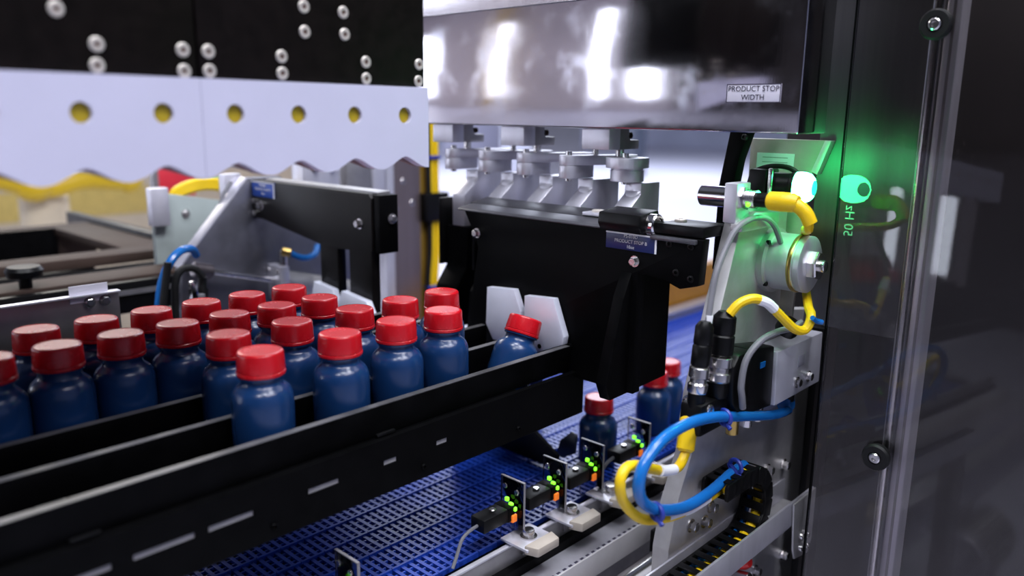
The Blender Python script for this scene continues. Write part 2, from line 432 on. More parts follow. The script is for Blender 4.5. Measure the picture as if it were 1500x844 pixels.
# ------------------------------------------------------------------ bottles
BH = .108
def make_bottle(label, group):
    t = thing('bottle', label, 'bottle', (0, 0, 0), group)
    b = MB(); b.lathe([(0, .001), (.026, 0), (.0290, .0012), (.0300, .004), (.0300, .0565), (.0297, .0612), (.0287, .0655), (.0269, .0692), (.0243, .0722), (.0217, .0742),
                       (.0202, .0760), (.0196, .0785), (.0198, .0818), (.0224, .0824), (.0226, .0840), (.0198, .0850), (.0198, .098)], n=40)
    obj('body', b, NAVY, t, ang=50)
    c = MB(); c.lathe([(.0220, .0885), (.0228, .0887), (.0230, .0905), (.0222, .1052), (.0217, .1068), (.0205, .1078), (.0190, .1080), (.0188, .1076), (0, .1076)], n=96, wob=(2, 3, -.00022))
    cp = obj('cap', c, RED, t, ang=60)
    r = MB(); r.lathe([(.0215, .0846), (.0232, .0847), (.0235, .0856), (.0233, .0876), (.0226, .0882), (.0215, .0882)], n=48)
    obj('tamper_band', r, RED, cp)
    return t
BASEZ = -.335
lanes = [
 ('nearest row', .6895, [(.3856, ''), (.4781, ''), (.5534, ''), (.6242, '')]),
 ('second row', .7668, [(.394, ''), (.4693, ''), (.5536, ''), (.6226, ''), (.6915, '')]),
 ('third row', .8455, [(.197, ''), (.2567, ''), (.3166, ''), (.379, ''), (.4391, ''), (.499, ''), (.558, '')]),
 ('fourth row', .9240, [(.262, ''), (.3216, ''), (.3824, ''), (.4452, ''), (.5035, ''), (.5634, '')]),
]
ordn = ['first', 'second', 'third', 'fourth', 'fifth', 'sixth', 'seventh']
where = {'nearest row': 'row nearest the camera', 'second row': 'second row from the front', 'third row': 'third row from the front', 'fourth row': 'rearmost row of bottles'}
proto = None
for ln, y, lst in lanes:
    xs = [a for a, _ in lst]
    for i in range(len(xs)-2, -1, -1): xs[i] = min(xs[i], xs[i+1]-.0604)
    lst = [(a, '') for a in xs]
    for k, (x, _) in enumerate(lst):
        lab = 'red-capped navy bottle, %s from the left in the %s' % (ordn[k], where[ln])
        if proto is None:
            proto = make_bottle(lab, 'red-capped bottles queued in the lanes'); o = proto
            o.location = (x, y, BASEZ+H)
        else:
            o = copy_tree(proto, (x+random.uniform(-.0001, .0001), y, BASEZ+H)); o['label'] = lab
        o.rotation_euler = (0, 0, random.random()*6)
o = copy_tree(proto, (.728, .690, -.362+H), (0, math.radians(24), .0)); o['label'] = 'tilted red-capped bottle tipping over in front of the white pads'
o['group'] = 'red-capped bottles leaving the lanes'
for (x, y, z, lab) in [(.974, .715, BZ, 'red-capped bottle standing on the belt below the black stop, cap half hidden'),
                       (1.145, .724, BZ, 'red-capped bottle upright on the blue belt beyond the black stop'),
                       (1.212, .740, BZ, 'red-capped bottle on the belt partly behind the grey lever plate')]:
    o = copy_tree(proto, (x, y, z+.001+H), (0, 0, random.random()*6)); o['label'] = lab; o['group'] = 'red-capped bottles standing on the belt'

# ------------------------------------------------------------------ overhead tool with white scalloped plates
t = thing('pusher_tool', 'overhead black tool panel with white scalloped plates and yellow holes', 'machine tool', (.3, .64, -.056))
for a, b in ((-.05, .3145), (.3165, .5520)):
    obj('black_panel', MB().box((a, .636, .0245), (b, .650, .50), .0008), TOOLB, t)
obj('panel_seam', MB().box((.3135, .640, .0245), (.3175, .6495, .50)), BLACK, t)
def scal(x):
    ph = ((x-.224)/.06) % 1.0; ph = min(ph, 1-ph)           # 0 under a hole, .5 at a tooth
    return -.0435 - .0118*(.5-.5*math.cos(2*PI*ph))**.8
for a, b in ((-.05, .3150), (.3154, .5545)):
    pts = [(a, .0240), (b, .0240)]
    n = 90; bot = [(b-(b-a)*i/n, scal(b-(b-a)*i/n)) for i in range(n+1)]
    holes = [.224+.06*k for k in range(-4, 6) if a < .224+.06*k < b]
    # plate with round holes: built as strips of cells around each hole
    bm = bmesh.new(); hz, hr, ns = -.0035, .0078, 24
    yf, yb = .633, .645
    def face(vs, y): return [bm.verts.new((x, y, z)) for x, z in vs]
    edges = [a]+[(h0+h1)/2 for h0, h1 in zip(holes, holes[1:])]+[b]
    for y in (yf, yb):
        for k, h in enumerate(holes):
            l, r = edges[k], edges[k+1]
            outer = [(r, hz)]; m_ = 12
            outer = []
            for i in range(ns*2):
                an = 2*PI*i/(ns*2); c, s_ = math.cos(an), math.sin(an)
                tx = ((r-h)/c if c > 1e-6 else (l-h)/c if c < -1e-6 else 1e9)
                tz = ((.024-hz)/s_ if s_ > 1e-6 else (-.0435-hz)/s_ if s_ < -1e-6 else 1e9)
                tt = min(tx, tz); outer.append((h+c*tt, hz+s_*tt))
            # include corners
            def ang_(p): return math.atan2(p[1]-hz, p[0]-h) % (2*PI)
            outer += [(r, .024), (l, .024), (l, -.0435), (r, -.0435)]
            outer = sorted(set((round(p[0], 7), round(p[1], 7)) for p in outer), key=ang_)
            O = face(outer, y); I = face([(h+hr*math.cos(ang_(p)), hz+hr*math.sin(ang_(p))) for p in outer], y)
            for i in range(len(O)):
                j = (i+1) % len(O); bm.faces.new((O[i], O[j], I[j], I[i]))
            if y == yf:
                I2 = face([(h+hr*math.cos(ang_(p)), hz+hr*math.sin(ang_(p))) for p in outer], yb)
                for i in range(len(I)):
                    j = (i+1) % len(I); bm.faces.new((I[i], I[j], I2[j], I2[i]))
        top = face([(p[0], -.0435) for p in bot], y); low = face([(p[0], min(p[1], -.04352)) for p in bot], y)
        for i in range(n): bm.faces.new((top[i], top[i+1], low[i+1], low[i]))
    for pa, pb in [((a, .024), (b, .024)), ((b, .024), (b, bot[0][1])), ((a, .024), (a, bot[-1][1]))]+list(zip(bot, bot[1:])):
        q = face([pa, pb], yf)+face([pb, pa], yb); bm.faces.new(q)
    bmesh.ops.remove_doubles(bm, verts=bm.verts, dist=2e-6)
    bmesh.ops.recalc_face_normals(bm, faces=bm.faces)
    mb = MB(); mb.bm.free(); mb.bm = bm
    pl = obj('scalloped_plate', mb, WHITE, t, 'white plastic plate with a scalloped lower edge')
    for h in holes:
        part_at('hole_bush', 'bush', lambda mb: mb.lathe([(.0074, 0), (.0074, -.001), (.0056, -.003), (.0050, -.008), (0, -.008)], n=24), OLIVE, pl, (h, .6365, hz), (0, -1, 0), 'yellow bush deep in a hole')
for x, z in [(.215, .067), (.240, .045), (.239, .030), (.304, .045), (.304, .029), (.325, .045), (.325, .030), (.415, .088), (.415, .067), (.456, .087), (.457, .068),
             (.391, .045), (.391, .031), (.480, .045), (.480, .030), (.545, .046), (.544, .030), (.16, .045), (.16, .030)]:
    s_ = flatscrew(t, (x, .6365, z), (0, -1, 0), .0055)
obj('carrier_shade_beam', MB().box((-.30, .6505, .075), (.46, .86, .50), .002), BLACK, t)  # unseen beam, made deeper and taller to shade the left bottles
pts = [(-.05, -.030), (.553, -.030)]
for i in range(181):
    x = .553-.603*i/180; ph = ((x-.224)/.06) % 1.0; ph = min(ph, 1-ph)
    pts.append((x, scal(x)-.0042*max(0, 1-ph*3.2)))
obj('backing_strip', MB().prism(pts, 'Y', .6505, .6535), mat('brown_backing', (.30, .19, .19), .6), t, 'brownish backing strip peeping below the scallops')

# ------------------------------------------------------------------ steel cover
t = thing('steel_cover', 'brushed stainless cover box over the linkage, marked PRODUCT STOP WIDTH', 'machine cover', (.905, .72, -.0185))
obj('front_sheet', MB().prism([(.870, -.0185), (.945, -.0185), (.945, .146), (.870, .146)], 'Y', .385, 1.10, .0022, 3), COVERM, t)
sign(t, 'sign_plate', LABELW, .8698, .4075, .4730, .0150, .0355,
     [(.4075, .4730, .0150, .0158), (.4075, .4730, .0347, .0355), (.4075, .4083, .0150, .0355), (.4722, .4730, .0150, .0355)], ['PRODUCT STOP', 'WIDTH'], .0084, PRINTK)
t2 = t
obj('hanger', MB().box((.885, .40, .146), (.935, 1.09, .30), .002), STEEL, t)

# ------------------------------------------------------------------ width linkage under the cover
for k, y in enumerate((.948, .797, .645)):
    t = thing('clamp_block', ['aluminium clamp block under the left end of the steel cover', 'middle aluminium clamp block under the steel cover', 'right aluminium clamp block under the steel cover'][k], 'clamp', (.91, y+.023, -.047), 'clamp blocks hanging under the steel cover')
    obj('clamp_jaw', MB().box((.880, y, -.0465), (.905, y+.0465, -.0190), .0012), ALU, t)
    obj('clamp_body', MB().prism([(.9055, -.019), (.9055, -.0465), (.952, -.0465), (.952, -.034), (.932, -.034), (.928, -.030), (.928, -.019)], 'Y', y+.002, y+.045, .001), ALUD, t)
    part_at('clamp_screw', 'cscrew', lambda mb: mb.lathe([(.0045, 0), (.0045, .006), (.0028, .006), (.0024, .003), (0, .003)], n=16), TAN, t, (.938, y+.012, -.028), (0, -1, 0))
    obj('stud', MB().cyl((.930, y+.018, -.058), (.930, y+.018, -.046), .006), BOLT, t)
PY = [.950, .875, .796, .716, .632]
lb = ['leftmost aluminium link bar of the width linkage', 'second aluminium link bar from the left', 'middle aluminium link bar of the width linkage', 'fourth aluminium link bar from the left', 'rightmost aluminium link bar ending in a round boss']
for k, y in enumerate(PY):
    t = thing('link_bar', lb[k], 'linkage bar', (.915, y, -.088), 'aluminium link bars of the width linkage')
    def stad(x0, x1, yc, r, slant=0.):
        p = []
        for i in range(13):
            a = PI/2 + PI*i/12; p.append((x0+r*math.cos(a), yc+r*math.sin(a)))
        for i in range(13):
            a = -PI/2 + PI*i/12; p.append((x1+r*math.cos(a), yc+slant+r*math.sin(a)))
        return p
    sl = -.040 if k < 4 else 0
    x0 = .884 if k < 4 else .900
    obj('upper_link', MB().prism(stad(x0, x0+.085 if k < 4 else x0+.01, y, .0135 if k < 4 else .026, sl), 'Z', -.0695, -.0560, .0006), ALU, t)
    if k < 4:
        obj('lower_link', MB().prism(stad(x0, x0+.035, y, .0135, 0), 'Z', -.0875, -.0700, .0006), ALU, t)
    else:
        obj('boss', MB().lathe([(.022, -.0875), (.0225, -.087), (.0225, -.0725), (.0215, -.0720), (.0215, -.0700)], (x0+.005, y, 0), (0, 0, 1), 32), ALU, t)
    obj('pin', MB().cyl((x0, y, -.0915), (x0, y, -.0505), .0045, 16), BOLT, t)
    if k in (1, 3): obj('spring_stud', MB().lathe([(.004, -.056), (.004, -.047), (.009, -.047), (.009, -.040), (.008, -.040), (.008, -.038), (.009, -.038), (.009, -.033), (0, -.033)], (x0+.045, y-.012, 0), (0, 0, 1), 20), BOLT, t)
QY = [.930, .853, .775, .702, .622]
for k, y in enumerate(QY):
    x = .905
    t = thing('bent_post', ['leftmost bent aluminium post, standing on a black lane fin', 'second bent aluminium post from the left', 'middle bent aluminium post under the linkage', 'fourth bent aluminium post from the left', 'rightmost bent aluminium post beside the black sensor block'][k],
              'post', (.90, y, -.205), 'bent aluminium posts under the linkage')
    zb = -.1755 if k < 2 else -.205
    prof = [(x, -.0890), (x, -.1040), (x-.030, -.1260), (x-.030, zb), (x+.012, zb), (x+.062 if k < 4 else x+.045, zb), (x+.062 if k < 4 else x+.045, -.0890)]
    obj('post_body', MB().prism(prof, 'Y', y-.0135, y+.0135, .0012), ALU, t)
    part_at('ledge', 'ledge', lambda mb: mb.lathe([(.0125, -.0015), (.0125, 0), (.011, .001), (0, .001)], n=24), ALU, t, (x+.002, y, -.0985), (-.8, 0, .55))
for k, y in enumerate((.934, .857)):
    t = thing('lane_fin', ['tall black fin holding the leftmost bent post', 'black fin behind the left edge of the near stop'][k], 'fin', (.9, y, -.40))
    obj('fin_plate', MB().prism([(.874, -.176), (.967, -.176), (.967, -.335), (.845, -.335), (.852, -.27), (.874, -.24)], 'Y', y-.024, y+.024, .003), BLACK, t)
    obj('fin_edge', MB().box((.866, y+.0265, -.24), (.935, y+.032, -.133), .001), BLACKP, t)

# ------------------------------------------------------------------ near product stop
X = .815
t = thing('product_stop', 'large black product stop frame with two white pads, label PRODUCT STOP B', 'machine part', (X, .68, -.345))
outl = [(.854, -.139), (.461, -.139), (.464, -.193), (.488, -.200), (.512, -.192), (.547, -.189), (.547, -.345), (.842, -.345), (.842, -.29), (.825, -.19), (.838, -.165)]
obj('stop_plate', MB().prism(outl, 'X', X, X+.016, .0012), BLACK, t)
obj('top_bar', MB().prism([(X-.010, -.1385), (X-.010, -.1365), (X-.006, -.1345), (X+.020, -.1305), (X+.020, -.1385)], 'Y', .600, .857, .0006), mat('grey_anodised', (.10, .10, .115), .38, .6, var=.12, scale=60), t)
obj('rear_bar', MB().prism([(X+.021, -.1385), (X+.021, -.1300), (X+.056, -.1240), (X+.056, -.1385)], 'Y', .600, .862, .0008), mat('dark_anodised', (.042, .042, .050), .4, .4, var=.12), t)
ap = obj('cover_plate', MB().box((X+.018, .520, -.1288), (X+.056, .650, -.1245), .0006), ALU, t, 'bright aluminium plate on the top bar')
flatscrew(t, (X+.034, .636, -.1240), (0, 0, 1), .0085)
flatscrew(t, (X+.034, .512, -.1240), (0, 0, 1), .0075)
obj('end_block', MB().box((X+.004, .463, -.1385), (X+.058, .528, -.1250), .002), BLACKP, t)
sb = obj('sensor_block', MB().prism([(X-.016, -.1165), (X+.022, -.1125), (X+.028, -.128), (X+.014, -.139), (X-.012, -.139), (X-.018, -.130)], 'Y', .536, .598, .002), BLACKP, t, 'black block with a chrome end button')
obj('end_button', MB().lathe([(.0125, 0), (.0135, .001), (.0135, .010), (.0120, .012), (.0095, .012), (.0090, .0105), (0, .0105)], (X+.006, .5365, -.129), (0, -1, 0), 28), CHROME, sb)
obj('front_bar', MB().box((X-.004, .468, -.1450), (X+.004, .530, -.1395), .001), mat('grey_anodised', (.1, .1, .1)), t)
sign(t, 'stop_label', LABELB, X, .5215, .5960, -.1625, -.1415, [(.5215, .5960, -.1435, -.1415), (.5215, .5240, -.1625, -.1415)], ['PS-010D', 'PRODUCT STOP B', '10oz'], .0058, PRINTW)
for y, z in [(.826, -.170), (.552, -.175)]: hexbolt(t, (X, y, z), (-1, 0, 0), .0052, .007)
for y, z in [(.494, -.181), (.476, -.148), (.505, -.148), (.474, -.186)]: sockbolt(t, (X+.001, y, z), (-1, 0, 0), .0045, .002, BLACKP)
pa = [(.794, -.243), (.743, -.239), (.729, -.268), (.729, -.300), (.742, -.318), (.782, -.318), (.796, -.297)]
obj('white_pad', MB().prism(pa, 'X', X-.012, X-.001, .0008), PADW, t, 'white pad behind the tipping bottle, left')
pb = [(.722, -.244), (.671, -.240), (.651, -.289), (.653, -.300), (.705, -.323), (.722, -.300)]
p2 = obj('white_pad', MB().prism(pb, 'X', X-.012, X-.001, .0008), PADW, t, 'white pad with a dark screw hole, right')
part_at('hole', 'padhole', lambda mb: mb.lathe([(.0034, 0), (.0034, .0004), (0, .0004)], n=16), BLACK, p2, (X-.012, .693, -.310), (-1, 0, 0))
obj('side_plate', MB().prism([(.770, -.325), (.80, -.22), (X, -.19), (.905, -.17), (.905, -.343), (.78, -.347)], 'Y', .556, .572, .001), BLACK, t)
obj('curved_lip', MB().tube([(.812, .650, -.3035), (.826, .646, -.300), (.836, .636, -.292), (.842, .622, -.278)], .0042, 8), RAIL, t)

# chute plates under the stop
t = thing('discharge_chute', 'black angled chute plates dropping to the blue belt under the stop', 'chute', (.95, .78, BZ))
obj('chute_plate', MB().prism([(.890, -.535), (.831, -.537), (.737, -.537), (.735, -.514), (.787, -.485), (.811, -.464), (.890, -.40)], 'X', .900, .906, .001), BLACKP, t)
obj('chute_wing', MB().prism([(.757, -.536), (.768, -.530), (.760, -.505), (.738, -.486), (.727, -.490), (.730, -.520)], 'X', .936, .940, .001), mat('grey_wing', (.06, .075, .10), .32, var=.1), t, 'grey angled wing')
obj('chute_back', MB().box((.84, .895, -.535), (1.05, .907, -.348), .002), BLACKP, t)

# ------------------------------------------------------------------ far product stop
X = .74
t = thing('product_stop', 'smaller black product stop behind the caps, blue label PRODUCT STOP A', 'machine part', (X, 1.13, -.335))
outl = [(1.316, -.121), (.982, -.121), (.976, -.128), (.976, -.207), (.978, -.208), (.978, -.335), (1.035, -.335), (1.035, -.212), (1.066, -.214), (1.066, -.335), (1.114, -.335), (1.114, -.212), (1.290, -.188), (1.3205, -.188), (1.3205, -.124)]
obj('stop_plate', MB().prism(outl, 'X', X, X+.016, .001), mat('black_stop_plate', (.006, .005, .0045), .42, spec=.2, var=.3, scale=40, bump=.08), t)
obj('end_cheek', MB().box((X+.003, .960, -.210), (X+.038, .9755, -.122), .001), BLACK, t)
obj('top_flange', MB().prism([(X+.016, -.125), (X+.016, -.119), (X+.04, -.118), (X+.04, -.125)], 'Y', .98, 1.30, .0008), ALUD, t)
sign(t, 'stop_label', LABELB2, X, 1.244, 1.318, -.149, -.1225, [(1.244, 1.318, -.1245, -.1225), (1.244, 1.2475, -.149, -.1225)], ['PS-009D', 'PRODUCT STOP A', '10oz'], .0062, PRINTW)
for y, z in [(1.290, -.164), (1.005, -.168)]: hexbolt(t, (X, y, z), (-1, 0, 0), .0062, .008)
for y, z in [(1.314, -.158), (1.314, -.180)]: sockbolt(t, (X, y, z), (-1, 0, 0), .0045, .003)
hexbolt(t, (X+.026, .960, -.158), (0, -1, 0), .006, .006)
obj('white_pad', MB().prism([(1.118, -.273), (1.066, -.279), (1.052, -.31), (1.066, -.335), (1.118, -.335), (1.130, -.31)], 'X', X-.012, X-.001, .0008), PADW, t, 'left white pad, mostly behind caps')
obj('white_pad', MB().prism([(1.042, -.277), (.978, -.284), (.962, -.31), (.978, -.335), (1.040, -.335), (1.056, -.31)], 'X', X-.012, X-.001, .0008), PADW, t, 'right white pad, mostly behind caps')

# far pivot bracket with pneumatic cylinder
t = thing('pivot_bracket', 'slanted bare aluminium bracket plate at the left end of the far stop', 'bracket', (.76, 1.335, -.45))
obj('bracket_plate', MB().prism([(.735, -.118), (.800, -.118), (.90, -.215), (1.02, -.26), (1.02, -.45), (.585, -.45), (.600, -.31), (.604, -.262), (.618, -.245)], 'Y', 1.322, 1.348, .0015), mat('dark_aluminium', (.20, .20, .235), .36, .9, var=.08, scale=40), t)
obj('plate_edge', MB().prism([(.7345, -.1185), (.6175, -.2455), (.6035, -.2625), (.6005, -.2625), (.6145, -.2435), (.7320, -.1165)], 'Y', 1.322, 1.348, .0004), ALU, t, 'plate edge painted brighter, as catching the light')  # one metal with the face; light on the edge painted in paler
t = thing('pneumatic_cylinder', 'slim pneumatic cylinder with rod pointing left, behind the rear caps', 'pneumatic cylinder', (.77, 1.295, -.345))
d = Vector((.246, 0, -.066)).normalized(); p0 = Vector((.612, 1.300, -.263))
obj('rod_clevis', MB().cyl(p0, p0+d*.034, .013, 16, .002), mat('dark_steel', (.16, .14, .15), .35, .9), t)
obj('piston_rod', MB().cyl(p0+d*.03, p0+d*.165, .0055, 14), CHROME, t)
e = p0+d*.165
obj('end_cap', MB().prism([(e.x-.008, e.z-.036), (e.x+.010, e.z-.036), (e.x+.010, e.z+.030), (e.x-.008, e.z+.030)], 'Y', 1.276, 1.322, .0025), ALU, t)
obj('barrel', MB().cyl(e+d*.010, e+d*.17, .021, 28, .001), ALUM, t)
for yy, zz in ((-.016, .02), (.016, .02), (-.016, -.027)): sockbolt(t, (e.x-.008, e.y+yy, e.z+zz), (-1, 0, 0), .0035, .003)
ft = obj('air_fitting', MB().cyl(e+Vector((.006, -.01, .026)), e+Vector((.006, -.01, .058)), .0075, 14, .001), BOLT, t)
tag(obj('air_tube', MB().tube([(.779, 1.268, -.251), (.795, 1.262, -.260), (.812, 1.26, -.262), (.828, 1.262, -.256), (.838, 1.27, -.244)], .0058), BLUE), 'short blue air tube at the far pneumatic cylinder', 'tube')
obj('tube_nut', MB().cyl((.766, 1.275, -.247), (.780, 1.268, -.251), .0080, 12, .001), BRASS, t)
tag(obj('air_tube', MB().tube([(.522, 1.25, -.345), (.530, 1.25, -.300), (.537, 1.25, -.268), (.552, 1.25, -.238), (.575, 1.26, -.223), (.603, 1.28, -.225), (.62, 1.30, -.24)], .0066), BLUE), 'blue air tube curling beside the slanted aluminium bracket', 'tube')
t = thing('cable_connector', 'black cable connectors hanging at the foot of the slanted bracket', 'connector', (.575, 1.24, -.345))
obj('connector_body', MB().lathe([(.007, 0), (.010, .01), (.010, .035), (.007, .04), (.007, .055)], (.592, 1.236, -.320), (.1, 0, 1), 16), BLACKP, t)
obj('connector_ring', MB().cyl((.590, 1.236, -.300), (.591, 1.236, -.290), .0108, 16, .001), GREYC, t)
obj('gland', MB().cyl((.588, 1.236, -.335), (.590, 1.236, -.322), .008, 16, .001), YEL, t, 'yellow gland')
obj('black_cable', MB().tube([(.598, 1.236, -.266), (.585, 1.238, -.25), (.565, 1.24, -.25), (.553, 1.24, -.275), (.55, 1.24, -.345)], .006), RUBBER, t)
obj('black_cable', MB().tube([(.545, 1.24, -.235), (.538, 1.24, -.27), (.530, 1.238, -.31), (.528, 1.238, -.345)], .006), RUBBER, t)
obj('lug', MB().box((.574, 1.225, -.300), (.583, 1.24, -.268), .002), CHROME, t)

# ------------------------------------------------------------------ machinery behind the lanes, out of focus
t = thing('infeed_tray', 'dark rectangular tray frame with an open black top, behind the rearmost bottles', 'tray', (.55, 1.85, -.36))
pts = [(.36, 1.63), (.71, 1.63), (.71, 2.15), (.36, 2.15)]
for a, b in [((.30, 1.63, -.30), (.75, 1.70, -.280)), ((.30, 2.10, -.36), (.75, 2.16, -.280)), ((.655, 1.70, -.30), (.75, 2.10, -.280)), ((.30, 1.70, -.30), (.40, 2.10, -.280))]:
    obj('tray_rim', MB().box(a, b, .002), TAN, t)
obj('tray_bottom', MB().box((.40, 1.70, -.36), (.655, 2.10, -.355)), BLACK, t)
obj('tray_back', MB().box((.395, 2.094, -.355), (.66, 2.0995, -.281)), BLACK, t)
obj('tray_fin', MB().box((.752, 1.63, -.32), (.775, 2.30, -.268), .002), BLACKP, t, 'upright black fin along the right side')
obj('tray_skirt', MB().box((.30, 1.60, -.36), (.78, 1.628, -.302), .002), BLACKP, t)
t = thing('cross_beam', 'dark horizontal beam with a black knob behind the side guard', 'beam', (.45, 1.43, -.345))
obj('beam_top', MB().box((.15, 1.42, -.300), (.80, 1.50, -.285), .002), TAN, t)
obj('beam_face', MB().box((.15, 1.40, -.345), (.80, 1.419, -.290), .002), BLACKP, t)
obj('beam_slot', MB().box((.48, 1.396, -.312), (.80, 1.3995, -.304)), ALUD, t)
obj('knob', MB().lathe([(.010, 0), (.010, .016), (.026, .02), (.028, .030), (.024, .036), (0, .037)], (.40, 1.44, -.286), (0, 0, 1), 20), BLACKP, t)
t = thing('tray_support', 'black stand under the tray and beam behind the lanes', 'stand', (.5, 1.8, -1.45))
for x, y in ((.34, 1.45), (.72, 1.45), (.34, 2.12), (.72, 2.12)):
    obj('leg', MB().box((x-.02, y-.02, -1.45), (x+.02, y+.02, -.346 if y < 1.5 else -.362)), BLACK, t)
t = thing('support_plate', 'green-grey support plate left of the slanted bracket', 'plate', (.72, 1.5, -.30))
obj('plate_body', MB().prism([(.64, -.150), (.79, -.178), (.79, -.30), (.64, -.30)], 'Y', 1.50, 1.515, .001), GREENGREY, t)
obj('end_bracket', MB().box((.628, 1.48, -.212), (.662, 1.50, -.142), .002), ALU, t)
hexbolt(t, (.70, 1.50, -.195), (0, -1, 0), .006, .004)
t = thing('cable_coil', 'loop of yellow cable above the green-grey support plate', 'cable', (.75, 1.53, -.18))
for k in range(3):
    obj('cable_turn', MB().tube([(.69, 1.54, -.19+k*.006), (.70, 1.535, -.166+k*.006), (.735, 1.53, -.152+k*.006), (.775, 1.53, -.151+k*.006), (.82, 1.53, -.165+k*.006), (.86, 1.54, -.20)], .0075), YEL, t)
obj('green_wire', MB().tube([(.70, 1.55, -.155), (.75, 1.54, -.136), (.80, 1.54, -.135)], .004), mat('green_wire', (.02, .35, .2), .4), t)
t = tag(obj('junction_block', MB().box((.706, 1.352, -.185), (.738, 1.375, -.112), .002), ALU), 'pale aluminium block above the slanted bracket', 'block')
tag(obj('sensor_cable', MB().tube([(.715, 1.345, -.125), (.700, 1.345, -.145), (.688, 1.345, -.175), (.684, 1.345, -.21), (.675, 1.345, -.24)], .003), GREYC), 'thin grey cable hanging beside the slanted bracket', 'cable')
t = thing('warning_sign', 'red sign board hanging in the blurred hall behind the tool', 'sign', (.92, 2.02, -.22))
obj('sign_board', MB().box((.87, 2.0, -.215), (.965, 2.012, -.135), .002), SIGNRED, t)
obj('sign_post', MB().box((.858, 2.0, -1.45), (.872, 2.02, -.12)), ALUD, t)
t = thing('valve_manifold', 'grey aluminium manifold with two bolts behind the far stop', 'manifold', (.93, 1.42, -.21))
obj('manifold_body', MB().box((.895, 1.40, -.25), (.985, 1.44, -.088), .003), ALU, t)
for x in (.925, .965): hexbolt(t, (x, 1.40, -.115), (0, -1, 0), .006, .005)
t = thing('actuator_housing', 'two-tone grey actuator housing behind the far stop', 'housing', (1.04, 1.42, -.30))
obj('housing_body', MB().box((1.00, 1.40, -.30), (1.065, 1.46, -.07), .003), ALUD, t)
obj('housing_cover', MB().box((1.066, 1.398, -.30), (1.105, 1.46, -.065), .003), ALU, t)
t = thing('machine_column', 'brownish steel column plate behind the rear caps', 'column', (1.14, 1.40, -1.45))
obj('column_plate', MB().box((1.125, 1.40, -1.45), (1.200, 1.43, .02), .002), COLSTEEL, t)
obj('column_edge', MB().box((1.098, 1.398, -1.45), (1.124, 1.43, .02), .002), ALU, t)
for x, z in ((1.150, -.08), (1.150, -.15), (1.175, -.20), (1.128, -.21), (1.185, -.075)): flatscrew(t, (x, 1.40, z), (0, -1, 0), .007, BOLT)
t = thing('cable_column', 'dull yellow column carrying vertical yellow cables', 'column', (1.235, 1.42, -1.45))
obj('column_body', MB().box((1.202, 1.41, -1.45), (1.262, 1.44, .04), .003), COLYEL, t)
for x, m in ((1.222, RUBBER), (1.232, YEL), (1.246, YEL)):
    obj('cable', MB().tube([(x, 1.402, -.60), (x-.004, 1.398, -.40), (x+.003, 1.398, -.30), (x, 1.398, -.12), (x, 1.40, .03)], .0062), m, t, 'black cable' if m is RUBBER else None)
obj('cable_clamp', MB().box((1.206, 1.385, -.245), (1.275, 1.411, -.180), .003), BLACKP, t)
for z in (-.10, -.40): obj('cable_tie', MB().box((1.214, 1.388, z-.004), (1.254, 1.408, z+.004), .002), DARKBLUE, t)
t = thing('yellow_robot', 'blurred yellow robot arm far behind the tray', 'robot', (1.15, 3.6, -1.45))
obj('robot_arm', MB().tube([(.80, 3.5, -.225), (.98, 3.5, -.285), (1.10, 3.5, -.31), (1.22, 3.5, -.285), (1.38, 3.5, -.30)], .040, 14), YELR, t)
obj('robot_wrist', MB().ball((1.40, 3.5, -.295), .055, (1, 1, 1)), YELR, t)
obj('robot_elbow', MB().ball((1.04, 3.5, -.305), .062, (1.2, 1, .9)), YELR, t)
obj('robot_base', MB().lathe([(.16, 0), (.16, .08), (.10, .16), (.09, 1.10), (0, 1.12)], (1.1, 3.6, -1.45), (0, 0, 1), 20), CREAM, t)
t = thing('cream_cabinet', 'long cream cabinet with a yellow stripe far behind the robot', 'cabinet', (2.2, 5.2, -1.45))
obj('cabinet_body', MB().box((.6, 5.0, -1.45), (4.2, 5.8, -.36), .01), CREAM, t)
obj('cabinet_stripe', MB().box((.6, 4.985, -.62), (2.1, 4.999, -.46), .005), mat('pale_yellow', (.70, .52, .14), .5, var=.1), t)
obj('cabinet_top', MB().box((.58, 4.98, -.36), (4.22, 5.82, -.34), .004), mat('pale_top', (.68, .66, .66), .5), t)
for k, (x, y, w_, h_) in enumerate([(9.5, 8.4, 1.2, 1.7), (16, 11, .5, 1.3), (20, 22, 3, 2.4)]):
    t = thing('hall_cabinet', ['grey machine cabinet far across the hall floor', 'narrow dark post unit far across the hall', 'wide pale storage cabinet at the far end of the hall'][k], 'cabinet', (x, y, -1.45))
    obj('cabinet_body', MB().box((x, y, -1.45), (x+w_, y+w_*.6, -1.45+h_), .02), [ALUD, mat('dark_grey_paint', (.06, .07, .10), .5), WHITE][k], t)
    obj('cabinet_door', MB().box((x-.02, y+.04, -1.35), (x, y+w_*.6-.04, -1.5+h_), .01), [WALLM, mat('dark_grey_paint', (.06, .07, .1)), WALLM][k], t)
t = thing('hall_post', 'dark post with a red band seen above the steel cover', 'post', (3.9, 3.9, -1.45))
obj('post_shaft', MB().box((3.02, 3.9, -1.45), (3.10, 3.98, 1.5), .004), mat('dark_post', (.05, .06, .08), .5), t)
obj('post_band', MB().box((3.13, 3.9, -1.45), (3.22, 3.98, 1.5), .004), SIGNRED, t)

